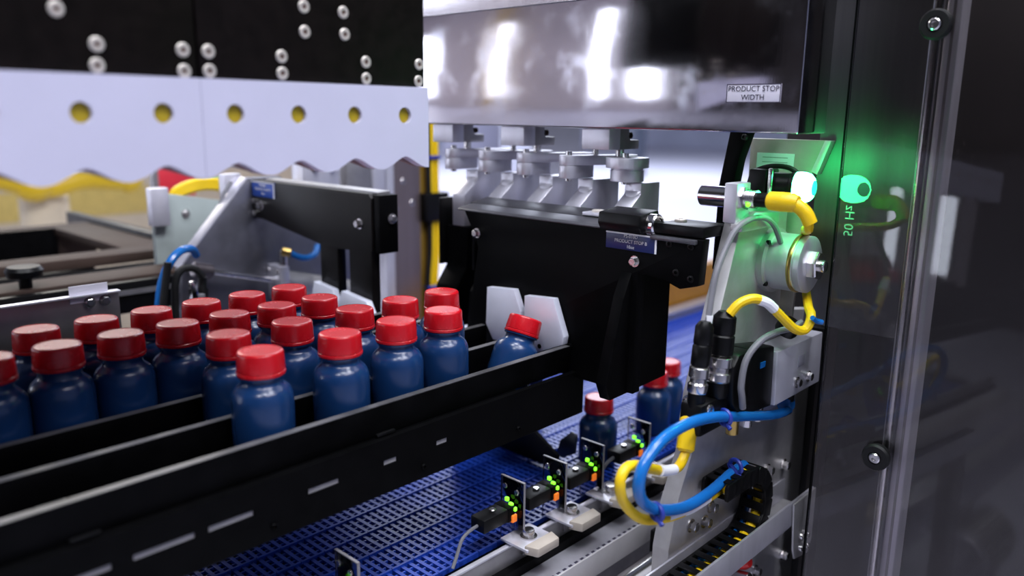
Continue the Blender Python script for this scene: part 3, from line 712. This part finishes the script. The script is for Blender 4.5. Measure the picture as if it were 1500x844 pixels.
# ------------------------------------------------------------------ right cluster: lever plate
t = thing('lever_plate', 'tall grey aluminium side plate carrying valve, actuator and hoses', 'machine plate', (.95, .45, -.80))
pl = [(.872, -.098), (.985, -.105), (.985, -.245), (1.105, -.265), (1.105, -.80), (.742, -.80), (.744, -.49), (.757, -.435), (.782, -.385), (.786, -.350), (.792, -.315)]
obj('plate_body', MB().prism(pl, 'Y', .440, .462, .0014), ALUM, t)
for x, z in [(1.039, -.478), (.988, -.469), (1.063, -.628), (.975, -.615), (.835, -.467), (.790, -.475), (.822, -.482), (.80, -.52)]: hexbolt(t, (x, .440, z), (0, -1, 0), .0062, .009)
hexbolt(t, (.792, .452, -.325), (-1, 0, 0), .007, .006)
obj('seal_strip', MB().box((1.106, .425, -1.0), (1.135, .462, -.25), .002), RUBBER, t)
obj('floor_leg', MB().box((.80, .442, -1.45), (1.05, .460, -.80)), ALUD, t)
# rotary actuator
t = thing('rotary_actuator', 'round aluminium rotary actuator with a hex nut, under the yellow connector', 'actuator', (.946, .42, -.215))
c = (.946, .440, -.174)
obj('flange', MB().lathe([(.040, 0), (.040, .008), (.036, .010)], c, (0, -1, 0), 40), ALUM, t)
obj('body', MB().lathe([(.0345, .008), (.0350, .010), (.0350, .040), (.0335, .0415), (.0335, .043), (.0345, .044), (.0345, .0505), (.031, .0525), (0, .0525)], c, (0, -1, 0), 48), ALU, t)
obj('end_ring', MB().lathe([(.0352, .036), (.0356, .037), (.0356, .040), (.0352, .041)], c, (0, -1, 0), 48), BRASS, t)
obj('hex_nut', MB().lathe([(.0170, .052), (.0178, .053), (.0178, .062), (.0160, .0635), (0, .0635)], c, (0, -1, 0), 6), BOLT, t)
obj('shaft_end', MB().cyl((.946, .378, -.174), (.946, .370, -.174), .0075, 20, .001), BOLT, t)
for a in (.9, 2.4, 3.9, 5.5): sockbolt(t, (.946+.0375*math.cos(a), .432, -.174+.0375*math.sin(a)), (0, -1, 0), .003, .003, BLACKP)
# proximity sensor on its block
t = thing('sensor_mount', 'small aluminium block clamping the proximity sensor', 'mount', (.85, .442, -.119))
obj('mount_block', MB().box((.836, .434, -.119), (.868, .450, -.074), .0015), ALU, t)
obj('mount_foot', MB().prism([(.836, -.128), (.93, -.128), (.93, -.112), (.868, -.108), (.836, -.119)], 'Y', .425, .4395, .0015), ALUM, t)
t = thing('proximity_sensor', 'steel barrel proximity sensor through the aluminium block with black plug', 'sensor', (.852, .445, -.103))
c = Vector((.852, .487, -.0915))
obj('barrel', MB().lathe([(.0110, 0), (.0120, .001), (.0120, .037), (0, .037)], c, (0, -1, 0), 28), CHROME, t)
obj('threaded_barrel', MB().lathe([(.0095+(.0008 if i % 2 else 0), .052+i*.0012) for i in range(16)], c, (0, -1, 0), 24), BOLT, t)
obj('lock_nut', MB().lathe([(.0135, .052), (.0135, .057), (0, .057)], c, (0, -1, 0), 6), BOLT, t)
obj('plug_collar', MB().lathe([(.0080, .070), (.0082, .074), (.0082, .083), (0, .083)], c, (0, -1, 0), 20), BLACKP, t)
obj('sensor_light', MB().ball((.842, .423, -.097), .0028, n=10), GREEN_LED, t, 'small green light')
# yellow elbow connector and cable
t = thing('yellow_plug', 'yellow elbow plug and cable on the proximity sensor', 'cable', (.90, .395, -.25))
obj('plug_body', MB().lathe([(.0085, .083), (.0102, .085), (.0108, .098), (.0105, .112), (.008, .118), (0, .119)], c, (0, -1, 0), 20), YEL, t)
obj('plug_elbow', MB().tube([(.852, .380, -.0925), (.852, .372, -.0935), (.855, .362, -.102), (.858, .357, -.113)], .0078, 12), YEL, t)
obj('cable', MB().tube([(.857, .359, -.110), (.876, .366, -.122), (.930, .392, -.130), (.992, .418, -.150), (1.002, .420, -.185), (.985, .408, -.212), (.930, .380, -.222), (.905, .366, -.224), (.896, .363, -.232), (.889, .366, -.240), (.873, .371, -.236), (.852, .380, -.218), (.836, .388, -.203), (.820, .397, -.197), (.806, .406, -.2015), (.798, .413, -.2135)], .0054), YEL, t)
obj('cable_marker', MB().tube([(.845, .3835, -.211), (.836, .388, -.203), (.826, .3935, -.1985)], .0058, 10), PRINTW, t, 'white marker sleeve')
obj('cable_tie', MB().tube([(.890, .358, -.224), (.899, .356, -.229), (.905, .352, -.231)], .003, 8), BLUE, t)
# green lamp
t = thing('pilot_lamp', 'glowing green-white pilot lamp with a black body', 'lamp', (.905, .40, -.10))
c = Vector((.903, .4245, -.079))
obj('lamp_body', MB().lathe([(.013, 0), (.0155, .001), (.0155, .022), (.0170, .023), (.0170, .028), (0, .028)], c, (.1, -1, 0), 28), BLACKP, t)
obj('lamp_backing', MB().box((.886, .4255, -.098), (.920, .447, -.060), .002), BLACKP, t)
obj('lamp_lens', MB().lathe([(.0172, .028), (.0176, .032), (.0172, .038), (.0155, .043), (.0125, .046), (.009, .0475)], c, (.1, -1, 0), 36), LAMP_G, t, 'glowing white-green lens')
obj('lens_centre', MB().lathe([(.0088, .0470), (.0085, .0484), (0, .0486)], c, (.1, -1, 0), 28), LAMP_R, t, 'green centre disc')
obj('mount_bar', MB().box((.882, .416, -.101), (.886, .421, -.058), .001), BOLT, t)
tag(obj('lamp_cable', MB().tube([(.905, .448, -.092), (.898, .452, -.086), (.900, .448, -.066), (.903, .430, -.057), (.908, .408, -.058), (.912, .394, -.068)], .0030), RUBBER), 'black cable looping over the pilot lamp', 'cable')
t = thing('lamp_plate', 'tall dull plate behind the pilot lamp with a pale label', 'plate', (1.0, .46, -.35))
obj('plate_body', MB().prism([(.505, -.028), (.405, -.028), (.418, -.06), (.425, -.12), (.43, -.27), (.505, -.27)], 'X', 1.0, 1.006, .001), mat('dull_olive_metal', (.36, .34, .30), .45, .6, var=.1, scale=30), t)
obj('side_flange', MB().prism([(.404, -.028), (.396, -.028), (.410, -.07), (.418, -.066)], 'X', .992, 1.006, .001), ALUM, t)
lw = obj('pale_label', MB().box((.9985, .444, -.066), (1.0, .494, -.046)), LABELW, t, 'pale printed label')
for dz in (.003, -.003): obj('print_line', MB().box((.9980, .452, -.055+dz), (.9985, .486, -.054+dz)), mat('grey_print', (.25, .25, .28), .5), lw)
t = thing('curved_strut', 'curved black strut rising to the steel cover beside the pilot lamp', 'strut', (.97, .505, -.20))
obj('strut_bar', MB().prism([(.512, -.019), (.486, -.019), (.497, -.055), (.502, -.090), (.503, -.20), (.525, -.20), (.523, -.088)], 'X', .955, .975, .002), BLACK, t)
sockbolt(t, (.956, .491, -.026), (-1, 0, 0), .004, .003, BLACKP)
# valve block
t = thing('solenoid_valve', 'pale grey solenoid valve block with black coil ends', 'valve', (.98, .42, -.35))
obj('valve_body', MB().prism([(.912, -.280), (1.047, -.280), (1.050, -.350), (.916, -.350)], 'Y', .405, .438, .0015), mat('pale_grey_paint', (.46, .46, .52), .4, .2, var=.04), t)
obj('end_cap', MB().box((1.048, .403, -.352), (1.070, .438, -.276), .002), BLACKP, t)
co = obj('coil', MB().prism([(.845, -.262), (.910, -.272), (.914, -.350), (.845, -.344)], 'Y', .408, .438, .003), BLACKP, t)
obj('coil_plug', MB().prism([(.800, -.275), (.812, -.262), (.844, -.262), (.844, -.330), (.818, -.334), (.803, -.318)], 'Y', .404, .436, .004), BLACKP, t)
flatscrew(t, (.822, .404, -.300), (0, -1, 0), .0055, BOLT)
obj('coil_window', MB().box((.872, .4065, -.292), (.884, .4075, -.285)), BLUE, t)
for x in (.975, 1.010): hexbolt(t, (x, .405, -.333), (0, -1, 0), .0055, .006)
obj('emblem', MB().box((.975, .4042, -.313), (.993, .4050, -.298), .0002), mat('faded_print', (.30, .30, .36), .5), t, 'faint printed square')
for x, m in ((.838, ORANGE_LED), (.872, BLUE), (.90, BRASS)):
    obj('port_fitting', MB().cyl((x, .420, -.368), (x, .420, -.345), .0075, 14, .001), BOLT if m is not ORANGE_LED else BRASS, t)
obj('knob', MB().lathe([(.012, 0), (.014, .004), (.014, .016), (.009, .02), (0, .02)], (.925, .405, -.258), (0, -.5, 1), 20), BLACKP, t)
obj('valve_foot', MB().box((.92, .4385, -.38), (1.05, .4398, -.29)), ALU, t)
# cable connectors on the lever face
for k, (x, y, z, r, lab) in enumerate([(.762, .425, -.268, .0098, 'slim black cable plug on a silver collar, left of pair'), (.797, .420, -.262, .0125, 'thick black cable plug on a silver collar with yellow cable')]):
    t = thing('cable_plug', lab, 'connector', (x, y, z-.05), 'black cable plugs on the lever plate')
    D = (.10, 0, 1)
    obj('socket', MB().lathe([(r*.9, -.048), (r, -.046), (r, -.028), (0, -.028)], (x, y, z), D, 20), BLACKP, t)
    obj('collar', MB().lathe([(r*1.02, -.030), (r*1.15, -.028), (r*1.15, -.020), (r*.95, -.018), (r*.95, -.014), (r*1.15, -.012), (r*1.15, -.002), (r*.9, 0)], (x, y, z), D, 20), BOLT, t)
    obj('plug', MB().lathe([(r*.95, 0), (r*1.08, .002), (r*1.08, .022), (r*.95, .024), (r*1.05, .026), (r*1.02, .044), (r*.6, .050)], (x, y, z), D, 20), BLACKP, t)
tag(obj('plug_base', MB().box((.748, .412, -.345), (.815, .4395, -.308), .004), BLACKP), 'black base block under the two cable plugs', 'block')
bs = bpy.data.objects['plug_base']
flatscrew(bs, (.766, .412, -.318), (0, -1, 0), .0075, BOLT)
tag(obj('grey_cable', MB().tube([(.772, .425, -.222), (.779, .426, -.195), (.788, .427, -.168), (.806, .427, -.142), (.822, .424, -.122), (.848, .420, -.113), (.880, .418, -.115), (.905, .418, -.128), (.925, .418, -.150)], .0034), GREYC), 'thin dark cable arching over the lever plate to the left plug', 'cable')
tag(obj('grey_hose', MB().tube([(.814, .397, -.323), (.808, .396, -.308), (.806, .397, -.293), (.812, .396, -.265), (.832, .391, -.247), (.862, .386, -.241), (.89, .380, -.240), (.905, .376, -.235)], .0038), GREYC), 'grey hose curving round the black coil', 'hose')
obj('hose_marker', MB().tube([(.771, .4245, -.235), (.7745, .4245, -.213)], .0042, 8), PRINTW, bpy.data.objects['grey_cable'], 'white marker sleeve')
# blue air hose loop and yellow hose
t = thing('blue_hose', 'thick blue air hose looping from the valve to the cable chain', 'hose', (.80, .41, -.43))
obj('hose_tube', MB().tube([(1.004, .425, -.384), (.965, .418, -.376), (.923, .414, -.366), (.828, .408, -.340), (.755, .404, -.320), (.698, .402, -.312), (.654, .402, -.316), (.625, .402, -.332), (.617, .402, -.353), (.629, .403, -.374), (.661, .404, -.394), (.717, .408, -.413), (.777, .413, -.420), (.842, .418, -.418), (.877, .420, -.420)], .0062, 14), BLUE, t)
obj('elbow_fitting', MB().lathe([(.0085, 0), (.0105, .003), (.0105, .014), (.008, .018), (0, .018)], (1.006, .438, -.378), (0, -1, .2), 20), BLUE, t)
obj('stem', MB().cyl((1.006, .425, -.372), (1.006, .425, -.350), .006, 14, .001), BLACKP, t)
for p, q in (((.792, .401, -.327), (.790, .400, -.352)), ((.652, .396, -.388), (.640, .392, -.402)), ((.842, .408, -.405), (.846, .405, -.440))):
    C_ = Vector(p); e_ = []
    for k in range(13):
        a = 2*PI*k/12; e_.append(C_+Vector((.002*math.cos(a), .0085*math.cos(a)+.006, .0085*math.sin(a)-.004)))
    e_.append(C_+Vector((-.004, -.004, -.014)))
    obj('cable_tie', MB().tube(e_, .0026, 8, 3), DARKBLUE, t, 'dark blue cable tie')
t = thing('yellow_hose', 'yellow cable looping with the blue hose, with white printed sleeves', 'cable', (.72, .42, -.44))
obj('plug_body', MB().lathe([(.007, 0), (.0098, .003), (.0098, .018), (.0105, .022), (.0108, .036), (.008, .042), (0, .043)], (.741, .425, -.362), (.45, .15, 1), 18), YEL, t)
obj('cable', MB().tube([(.744, .425, -.358), (.738, .424, -.366), (.726, .422, -.372), (.709, .420, -.371), (.674, .419, -.359), (.640, .418, -.343), (.616, .417, -.338), (.606, .416, -.350), (.614, .416, -.373), (.644, .414, -.401), (.690, .413, -.417), (.748, .415, -.427), (.811, .42, -.433), (.862, .422, -.436)], .0054, 12), YEL, t)
obj('printed_sleeve', MB().tube([(.678, .4175, -.361), (.695, .419, -.367), (.712, .420, -.3715)], .0058, 12), PRINTW, t, 'white printed sleeve')
obj('printed_sleeve', MB().tube([(.690, .4130, -.416), (.720, .414, -.4225), (.748, .415, -.427), (.785, .4178, -.4305)], .0058, 12), PRINTW, t, 'white printed sleeve')

# cable chain in its channel
t = thing('cable_channel', 'long aluminium channel holding the black cable chain', 'channel', (.3, .42, -.535))
obj('channel_floor', MB().box((-.65, .398, -.535), (1.045, .4395, -.532)), ALUM, t)
obj('back_wall', MB().box((-.65, .4370, -.531), (1.045, .4398, -.500), .0006), ALU, t)
obj('front_wall', MB().box((-.65, .3960, -.534), (1.045, .3995, -.499), .0008), ALU, t)
br = obj('end_bracket', MB().prism([(.975, -.50), (1.045, -.499), (1.046, -.575), (1.036, -.594), (.992, -.586), (.985, -.57)], 'Y', .3925, .3955, .001), ALUM, t)
for x, z in ((1.003, -.555), (1.022, -.560), (1.004, -.573), (1.024, -.577)): sockbolt(t, (x, .3925, z), (0, -1, 0), .0042, .005)
for x in (-.5, .5): obj('channel_leg', MB().box((x-.02, .40, -1.45), (x+.02, .435, -.535)), ALUD, t)
t = thing('cable_chain', 'black plastic cable chain bending back over itself', 'cable chain', (.82, .418, -.532))
def link(mb):
    for s in (-1, 1):
        mb.prism([(-.0115, -.0105), (.0095, -.0105), (.0115, -.007), (.0115, .007), (.0095, .0105), (-.0115, .0105)], 'Y', s*.0150-.0022, s*.0150+.0022, .0008)
    mb.box((-.0055, -.0150, -.0112), (.0055, .0150, -.0095)); mb.box((-.0055, -.0150, .0095), (.0055, .0150, .0112), .0006)
path = []; R = .046; cx, cz = .868, -.4735
path += [(x, cz-R, 0.) for x in [.868-.0185*k for k in range(24, 0, -1)]]
nbend = 8
for k in range(nbend):
    a = -PI/2 + PI*k/(nbend-1); path.append((cx+R*math.cos(a), cz+R*math.sin(a), a+PI/2))
path += [(cx-.0185*k, cz+R+.001, PI) for k in (1, 2, 3)]
for x, z, a in path:
    o = part_at('chain_link', 'chain', link, BLACKP, t, (x, .418, z)); o.rotation_euler = (0, -a, 0)
cpts = lambda dy, rr: [(x, .418+dy, cz-rr) for x in (.45, .60, .75, .85)]+[(cx+rr*math.cos(a), .418+dy, cz+rr*math.sin(a)) for a in (-PI/4, 0, PI/4, PI/2)]+[(.83, .418+dy, cz+rr)]
obj('inner_cable', MB().tube(cpts(-.0045, R+.001), .0086), YEL, t, 'yellow cable inside the chain')
obj('inner_hose', MB().tube(cpts(.0085, R-.002), .003), BLUE, t, 'blue hose inside the chain')
t = thing('air_coupling', 'small red push fitting below the cable channel', 'fitting', (.922, .43, -.60))
obj('red_collar', MB().lathe([(.009, 0), (.011, .002), (.010, .012), (.006, .018), (0, .018)], (.922, .440, -.578), (0, -1, .25), 16), mat('red_plastic', (.65, .02, .02), .35), t, 'red collar')
obj('silver_body', MB().cyl((.915, .440, -.597), (.915, .418, -.593), .009, 16, .001), BOLT, t)

# ------------------------------------------------------------------ sensor row along the near belt edge
t = thing('sensor_rail', 'dark angle rail along the near edge of the belt under the sensors', 'rail', (.7, .632, -.59))
obj('rail_web', MB().box((-.2, .630, -.59), (1.6, .634, -.536), .0008), ALUD, t)
obj('rail_edge', MB().box((-.2, .6285, -.5355), (1.6, .6355, -.5325), .0008), ALU, t)
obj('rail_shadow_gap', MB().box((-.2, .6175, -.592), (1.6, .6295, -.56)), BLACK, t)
t = thing('slotted_strip', 'pale aluminium strip with a row of small slots, in front of the sensors', 'strip', (.7, .585, -.60))
obj('strip_body', MB().box((-.2, .578, -.592), (1.6, .617, -.572), .001), ALU, t)
obj('strip_face', MB().box((-.2, .5745, -.60), (1.6, .5775, -.565), .0008), mat('pale_strip', (.62, .60, .62), .4, .3, var=.05), t)
mb = MB()
for i in range(64): mb.box((.35+i*.012, .5825, -.5722), (.356+i*.012, .5875, -.5716))
obj('slots', mb, PRINTK, t, kind='stuff')
t = thing('guide_tube', 'round polished steel tube below the slotted strip', 'tube', (.7, .545, -.64))
obj('tube_body', MB().cyl((-.2, .545, -.615), (.91, .545, -.615), .019, 28), CHROME, t)
obj('tube_clamp', MB().box((.905, .525, -.65), (.918, .567, -.575), .002), BLACKP, t)
hexbolt(t, (.905, .535, -.592), (-1, 0, 0), .007, .008); hexbolt(t, (.905, .545, -.640), (-1, 0, 0), .007, .008)
t = thing('profile_beam', 'aluminium profile beam below the polished tube', 'beam', (.4, .50, -.75))
obj('beam_body', MB().box((-.3, .475, -.75), (.735, .555, -.655), .003), ALU, t)
obj('beam_groove', MB().box((-.3, .5548, -.715), (.735, .5556, -.70)), BLACK, t)
obj('beam_cover', MB().box((.60, .478, -.6549), (.735, .54, -.648), .001), BEIGE, t)
def make_sensor(label):
    t = thing('photo_sensor', label, 'sensor', (0, 0, 0), 'photo sensors along the near belt edge')
    obj('acrylic_plate', MB().prism([(.020, -.02), (-.020, -.02), (-.020, .078), (.020, .078)], 'X', 0, .003, .0005), ACRYL, t, 'clear upright plate')
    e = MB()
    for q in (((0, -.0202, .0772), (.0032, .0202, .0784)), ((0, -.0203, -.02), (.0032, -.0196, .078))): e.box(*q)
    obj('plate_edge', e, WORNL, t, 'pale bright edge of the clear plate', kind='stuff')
    b = obj('sensor_body', MB().box((-.060, -.010, .028), (-.006, .014, .046), .002), BLACKP, t)
    obj('sensor_cap', MB().box((-.018, -.0105, .0275), (-.005, .0145, .0465), .001), BLACK, b)
    obj('fixing', MB().cyl((-.034, .002, .046), (-.034, .002, .049), .0045, 14, .0006), BOLT, b)
    for (y, z, w_) in ((-.004, .047, .003), (.003, .052, .0026), (-.011, .043, .0022)):
        obj('green_light', MB().box((-.008, y-w_, z-.0025), (-.004, y+w_, z+.0025), .0008), GREEN_LED, b, 'lit green indicator')
    obj('orange_light', MB().box((-.012, -.013, .026), (-.0035, -.005, .036), .001), ORANGE_LED, b, 'lit orange indicator')
    for y, z in ((.011, .066), (-.009, .063)):
        obj('screw', MB().cyl((-.0025, y, z), (0, y, z), .0036, 14, .0006), BOLT, t)
    return t
sp = None
for x, lab in [(.445, 'photo sensor with clear plate at the front edge of the belt, nearest the camera'), (.700, 'photo sensor with green lights, second along the near belt edge'), (.783, 'photo sensor with green lights, third along the near belt edge'),
               (.866, 'photo sensor with green lights, fourth along the near belt edge'), (.982, 'farthest photo sensor, in front of the belt bottles')]:
    if sp is None: sp = make_sensor(lab); o = sp
    else: o = copy_tree(sp, (0, 0, 0)); o['label'] = lab
    o.location = (x, .645, -.532+H)
def make_clamp(label):
    t = thing('sensor_clamp', label, 'clamp', (0, 0, 0), 'bolted clamps under the photo sensors')
    obj('clamp_foot', MB().box((-.027, -.034, 0), (.027, .012, .004), .001), ALU, t)
    obj('clamp_block', MB().prism([(-.020, -.046), (.020, -.046), (.026, -.028), (-.026, -.028)], 'Z', -.004, .008, .0015), BEIGE, t, 'beige clamp pad')
    obj('clamp_bolt', MB().lathe([(.011, .004), (.011, .006), (.0075, .006), (.0078, .012), (.007, .0145), (0, .015)], (0, -.012, 0), (0, 0, 1), 20), BOLT, t)
    return t
tag(obj('sensor_lead', MB().tube([(.641, .647, -.496), (.627, .647, -.498), (.612, .645, -.503), (.600, .642, -.520), (.592, .640, -.5305)], .0022, 8), GREYC), 'thin grey lead curving from the second photo sensor over the rail', 'cable')
tag(obj('sensor_lead', MB().tube([(.923, .647, -.496), (.905, .647, -.500), (.890, .648, -.515), (.884, .640, -.5305)], .0026, 8), GREYC), 'grey lead running from the farthest photo sensor beside the belt bottle', 'cable')
cp_ = None
for x, lab in [(.705, 'bolted clamp with beige pad, nearest along the slotted strip'), (.792, 'bolted clamp with beige pad, second along the slotted strip'), (.880, 'bolted clamp with beige pad, beside the yellow loop'), (.985, 'bolted clamp with beige pad, farthest along the strip')]:
    if cp_ is None: cp_ = make_clamp(lab); o = cp_
    else: o = copy_tree(cp_, (0, 0, 0)); o['label'] = lab
    o.location = (x, .632, -.530+H)

# ------------------------------------------------------------------ guard door at the right
GX = .955
t = thing('guard_door', 'dark glossy see-through guard panel at the right with bumpers', 'guard panel', (GX, .15, -1.45))
obj('clear_panel', MB().box((GX, -.35, -1.45), (GX+.005, .366, .60), .0006), GLASS, t)
obj('panel_edge', MB().box((GX+.001, .3665, -1.45), (GX+.006, .3685, .60)), BLACK, t)
obj('steel_rod', MB().cyl((GX+.022, .2865, -1.45), (GX+.022, .2865, .60), .0075, 32), mat('satin_rod', (.62, .62, .62), .22, 1.0, var=.05), t)
obj('door_profile', MB().box((GX+.014, .262, -1.45), (GX+.045, .278, .60), .003), ALU, t)
obj('profile_slot', MB().box((GX+.0135, .268, -1.45), (GX+.0145, .271, .60)), ALUD, t)
for z in (.096, -.391):
    y = .280 if z > 0 else .290
    kb = part_at('bumper', 'bump', lambda mb: mb.lathe([(.0135, 0), (.0155, .003), (.0160, .010), (.0140, .013), (.008, .013), (.0075, .011), (0, .011)], n=32), RUBBER, t, (GX, y, z), (-1, 0, 0))
    s_ = part_at('bumper_screw', 'bscrew', lambda mb: mb.lathe([(.0062, .0105), (.0062, .0140), (.005, .0150), (.003, .0150), (.0025, .0125), (0, .0125)], n=20), BOLT, kb, (GX, y, z), (-1, 0, 0))
    s_.location = (0, 0, 0); s_.rotation_euler = (0, 0, 0)
MIR = mat('etched_print', (.14, .24, .20), .5)
tx = text(t, '50 Hz', (GX-.0006, .352, -.118), .0150, MIR, (0, 0, 1), (0, -1, 0), 'etched_lettering')
t = thing('rear_steel_sheet', 'brushed steel sheet behind the guard panel, lit green by the pilot lamp', 'sheet', (1.01, .36, -1.45))
obj('dark_skirt', MB().box((1.010, .302, -1.45), (1.013, .372, -.263)), DARKW, t)
obj('sheet', MB().box((1.010, .302, -.262), (1.013, .418, .60), .0006), brushed_sheet(), t)
t = thing('dark_backdrop', 'added dark brown enclosure wall behind the guard panel', 'backdrop', (1.3, -.1, -1.45))  # added so that darkness shows through the panel instead of the bright hall
obj('backdrop_rear', MB().box((1.25, -.8, -1.45), (1.27, .57, 1.0)), DARKW, t)
obj('backdrop_side', MB().box((1.062, .402, -1.45), (1.25, .414, -.25)), DARKW, t)
t = thing('gear_motor', 'finned grey gear motor on a stand below the cable channel', 'motor', (.16, .44, -1.45))
obj('motor_body', MB().cyl((.08, .46, -.865), (.26, .46, -.865), .058, 28, .004), ALUM, t)
for k in range(20):
    a = 2*PI*k/20
    part_at('fin', 'mfin', lambda mb: mb.box((-.085, -.002, .056), (.085, .002, .070), .0006), ALUM, t, (.17, .46, -.865)).rotation_euler = (a, 0, 0)
obj('fan_cowl', MB().cyl((.262, .46, -.865), (.30, .46, -.865), .066, 28, .006), ALU, t)
obj('motor_stand', MB().box((.10, .43, -1.45), (.22, .49, -.94), .003), ALUD, t)
